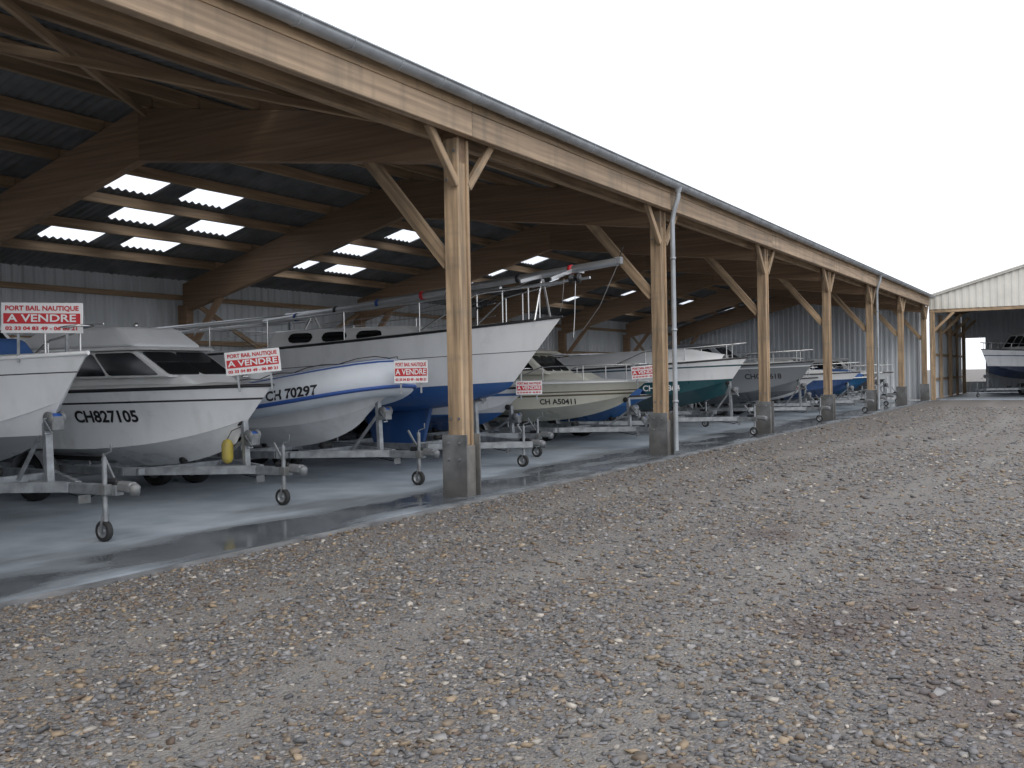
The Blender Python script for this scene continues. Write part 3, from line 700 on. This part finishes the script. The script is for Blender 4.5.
cyl('furling_foil',(-6.1,-.3,2.60),(.6,-.2,3.02),.022,alu,B3)
lathe('furling_drum',[(-.08,.001),(-.08,.08),(-.05,.08),(-.05,.04),(.05,.04),(.05,.08),(.08,.08),(.08,.001)],(.35,-.22,3.02),'x',black,B3,n=16)
for k,x in enumerate((-.3,.25)):
    beam('spreader',(x,-.06,3.12+.05*k),(x-.15,-.55,3.0),.03,.06,alu,B3,.004); beam('spreader',(x,-.06,3.12+.05*k),(x-.1,.5,3.2),.03,.06,alu,B3,.004)
box('masthead_fitting',(.96,-.1,3.2),(1.08,.0,3.32),galv_d,B3,.02)
cyl('wind_vane',(1.03,-.05,3.3),(1.1,-.05,3.48),.008,black,B3)
for a,b in [((.3,-.5,3.0),(.2,-.45,2.5)),((-.3,-.5,3.0),(-2.5,-.5,2.6)),((1.0,-.05,3.2),(.4,-.1,2.2)),((.35,-.2,3.05),(.32,-.25,2.1)),((-1,-.1,3.0),(-4.5,-.6,2.5))]:
    mid=((a[0]+b[0])/2,(a[1]+b[1])/2,(a[2]+b[2])/2-.12); tube('rigging_wire',[a,mid,b],.006,steel,B3,res=1)
for x,z in ((-5.2,2.72),(-.35,3.07)):
    cyl('mast_crutch',(x,-.28,z-.35 if x<-2 else 2.4),(x,-.02,z),.018,steel,B3); cyl('mast_crutch',(x,.28,z-.35 if x<-2 else 2.4),(x,.02,z),.018,steel,B3)
tube('rope',[(-.9-.03*i,-.55+.04*math.sin(i*2.1),2.75-.012*i+.03*math.sin(i*1.7)) for i in range(14)],.012,black,B3)
for k in range(7):
    x=-5.5+k*.95; z=2.62+(x+6.3)*.0863; lathe('lashing',[(-.03,.068),(-.03,.075),(.03,.075),(.03,.068)],(x,-.12+(x+6.3)*.0096,z),'x',random.choice([black,bluep,redm]),B3,n=12)
trailer(-7.6,14.25,7.6,.95,coup=-.1,zb=.4,post=-1.35,ptop=1.42,hw=.95,wh=.31,tandem=True,jock=.3)

def small_boat(name,X,Y,L,B,zb,bands,tilt=.02,cab=True,rz=0,reg=None,regm=black,regx=-1.6,regz=None,zk=.5,cover=None,rake=.55,zst=None,rail=True,cabm=None,trail=True,cabh=.5,foot=None,regs=.19):
    b=top(name,(X,Y,0),rz)
    zst=zst or zb-.1
    h=make_hull(b,L,B,zk,zk+.28,zst,zb,rake,foot or zk+.38,bandm('hull_'+name,bands,tilt),rub=random.choice([black,white_gel,black]),flare=.07)
    if cab:
        prism('coachroof',-L*.75,-L*.17,B*.38,B*.18,zst,-L*.73,-L*.24,B*.35,B*.17,zst+.2,cabm or white_gel,b,.05)
        Q=prism('wheelhouse',-L*.68,-L*.33,B*.36,B*.29,zst+.18,-L*.66,-L*.42,B*.31,B*.26,zst+.2+cabh,cabm or white_gel,b,.04); windows(Q,b,2,3)
        prism('cabin_roof',-L*.70,-L*.38,B*.34,B*.29,zst+.2+cabh,-L*.69,-L*.4,B*.31,B*.26,zst+.26+cabh,cabm or white_gel,b,.025)
    if cover:
        H=h; v=[];f=[];n=14
        for i in range(n+1):
            s=.05+.87*i/n; x=-L+L*s
            for j in range(9):
                a=-1+j/4; v.append((x,a*H.bs(s)*1.02,H.zs(s)-.02+(.42*(1-abs(a)**1.6))*(.6+.4*math.sin(math.pi*s))*min(1,(1-s)*4+.15)))
        for i in range(n):
            for j in range(8): k=i*9+j; f.append((k,k+9,k+10,k+1))
        mk('boat_cover',v,f,cover,b,True)
    if rail: pulpit(h,b,.55,.3,3)
    if reg: hull_text(b,h.obj,reg,regx,regz,regs,regm)
    if trail: trailer(X,Y,L,zk+.18,rz=rz,coup=.4,zb=.42,post=-.4,ptop=min(1.3,zb-.35))
    return b,h
small_boat('dinghy',-8.9,16.05,4.2,1.7,1.32,[(0,(.03,.12,.35)),(.85,W),(1.15,(.03,.12,.35)),(1.2,W)],cab=False,zk=.5)
sign((-8.85,15.9,1.3),R(38),.48,.25,legs=.1)
CR=(.64,.62,.53)
small_boat('cabin_cruiser',-7.6,18.5,5.8,2.2,1.38,[(0,(.58,.57,.49)),(1.12,(.12,.10,.06)),(1.15,CR),(1.19,(.12,.10,.06)),(1.21,CR)],zk=.55,reg='CH A50411',regx=-1.7,regz=.98,cabm=M('cream_gel',(.64,.63,.56),.3,var=.05,coat=.3),cabh=.42,zst=1.36,regs=.15)
sign((-7.55,18.25,1.55),R(38),.56,.25,roll=R(-4),legs=.15)
small_boat('dinghy',-8.4,20.9,3.8,1.6,1.05,[(0,(.03,.13,.35)),(.95,W)],cab=False,zk=.42,rail=False,cover=canvas_b)
small_boat('motor_boat',-6.95,23.0,6.6,2.4,1.86,[(0,(.005,.06,.075)),(1.36,(.74,.75,.76)),(1.66,(.02,.08,.10)),(1.69,W)],.03,zk=.62,cab=False,cover=canvas,reg='CH889864',regx=-1.9,regz=1.16,regm=boardw,zst=1.6)
small_boat('cabin_cruiser',-6.95,29.5,6.8,2.5,1.80,[(0,(.09,.10,.11)),(.95,(.16,.175,.19)),(1.65,(.6,.62,.64)),(1.68,(.2,.22,.24))],.03,zk=.55,reg='CHC86618',regx=-1.35,regz=1.37,zst=1.62,cabm=M('grey_gel',(.26,.28,.30),.35,var=.05),regs=.21)
small_boat('motor_boat',-9.3,26.4,4.6,1.9,1.2,[(0,(.05,.06,.07)),(.8,W)],cab=True,cabh=.3)
small_boat('motor_boat',-7.7,33.2,5.0,2.0,1.3,[(0,W),(.95,(.5,.05,.04)),(1.0,W)],cab=True,cabh=.35)
small_boat('motor_boat',-6.95,36.2,5.4,2.1,1.45,[(0,(.02,.06,.18)),(1.2,W)],cab=True,cabh=.4)
small_boat('dinghy',-7.2,40.0,4.6,1.8,1.25,[(0,(.015,.11,.25)),(.95,(.015,.12,.28))],cab=False,cover=canvas_b,rail=False)
small_boat('motor_boat',-7.4,43.0,5.0,2.0,1.4,[(0,(.06,.07,.09)),(1.2,(.3,.32,.34))],cab=True,cabh=.4)
small_boat('motor_boat',-7.6,47.0,5.2,2.0,1.4,[(0,(.15,.16,.17)),(1.1,W)],cab=True)
rr=[(-14.6,8.2,.5,.4,'cabin_cruiser'),(-15.2,11.0,.3,.35,'motor_boat'),(-14.6,13.8,.3,.45,'cabin_cruiser'),(-14.2,17.0,.4,.5,'cabin_cruiser'),(-13.8,20.0,.3,.55,'cabin_cruiser'),(-14.0,23.4,.35,.5,'cabin_cruiser'),(-13.9,27,.3,.6,'cabin_cruiser'),(-14.0,31,.3,.5,'motor_boat'),(-14.1,35,.3,.6,'cabin_cruiser'),(-14,40,.3,.5,'motor_boat'),(-14.2,44.5,.3,.5,'cabin_cruiser')]
for X,Y,a,c,n in rr:
    z=random.uniform(1.35,1.75); cc=random.choice([(.03,.1,.3),(.6,.6,.6),(.3,.05,.04),(.05,.06,.07)])
    small_boat(n,X,Y,4.9,2.0,z,[(0,cc),(.9,W)],zk=.55,rz=R(random.uniform(-4,4)),cabh=c)
sp_=top('mast_rack',(0,0,0))
cyl('stored_mast',(-16.2,12.4,2.42),(-13.2,15.4,2.85),.05,alu,sp_); cyl('stored_mast',(-16.4,12.6,2.36),(-13.6,15.5,2.72),.035,alu,sp_)
for x,y in ((-15.9,12.75),(-13.7,14.95)): beam('rack_post',(x,y,.03),(x,y,2.45+(x+15.9)*.11),.06,.06,galv,sp_)
# far boat
b,h=small_boat('cabin_cruiser',-4.75,55.2,7.0,2.6,2.45,[(0,(.015,.025,.06)),(1.6,W),(2.1,(.03,.06,.15)),(2.15,W)],.03,zk=.9,rz=R(-125),cabh=.75,zst=2.25)
# ------------------------------------------------------------------ world, sun, camera
w=bpy.data.worlds.new('World'); scn.world=w; w.use_nodes=True; nt=w.node_tree; N=nt.nodes
bg=N['Background']; sk=N.new('ShaderNodeTexSky'); sk.sky_type='NISHITA'; sk.sun_disc=False; sk.sun_elevation=R(42); sk.sun_rotation=R(140); sk.dust_density=5; sk.air_density=1
mx=N.new('ShaderNodeMix'); mx.data_type='RGBA'; mx.inputs[0].default_value=.88; mx.inputs[7].default_value=(9.8,10.2,10.9,1)
nt.links.new(sk.outputs[0],mx.inputs[6]); nt.links.new(mx.outputs[2],bg.inputs[0]); bg.inputs[1].default_value=.145
sl=bpy.data.lights.new('sun','SUN'); sl.energy=.65; sl.angle=R(25); sl.color=(1,.96,.9); so=bpy.data.objects.new('sun',sl); col.objects.link(so)
az=R(140); el=R(42); dv=Vector((math.sin(az)*math.cos(el),math.cos(az)*math.cos(el),math.sin(el))); so.rotation_euler=dv.to_track_quat('Z','Y').to_euler()
cam=bpy.data.cameras.new('camera'); cam.lens=35.16; cam.sensor_width=36; cam.clip_end=3000; co=bpy.data.objects.new('camera',cam); col.objects.link(co)
co.matrix_world=Matrix.Translation((0,0,1.5))@Matrix.Rotation(R(30.07),4,'Z')@Matrix.Rotation(R(90-.4),4,'X')@Matrix.Rotation(R(-1.1),4,'Z')
scn.camera=co
scn.view_settings.view_transform='Standard'; scn.view_settings.look='None'; scn.view_settings.exposure=0
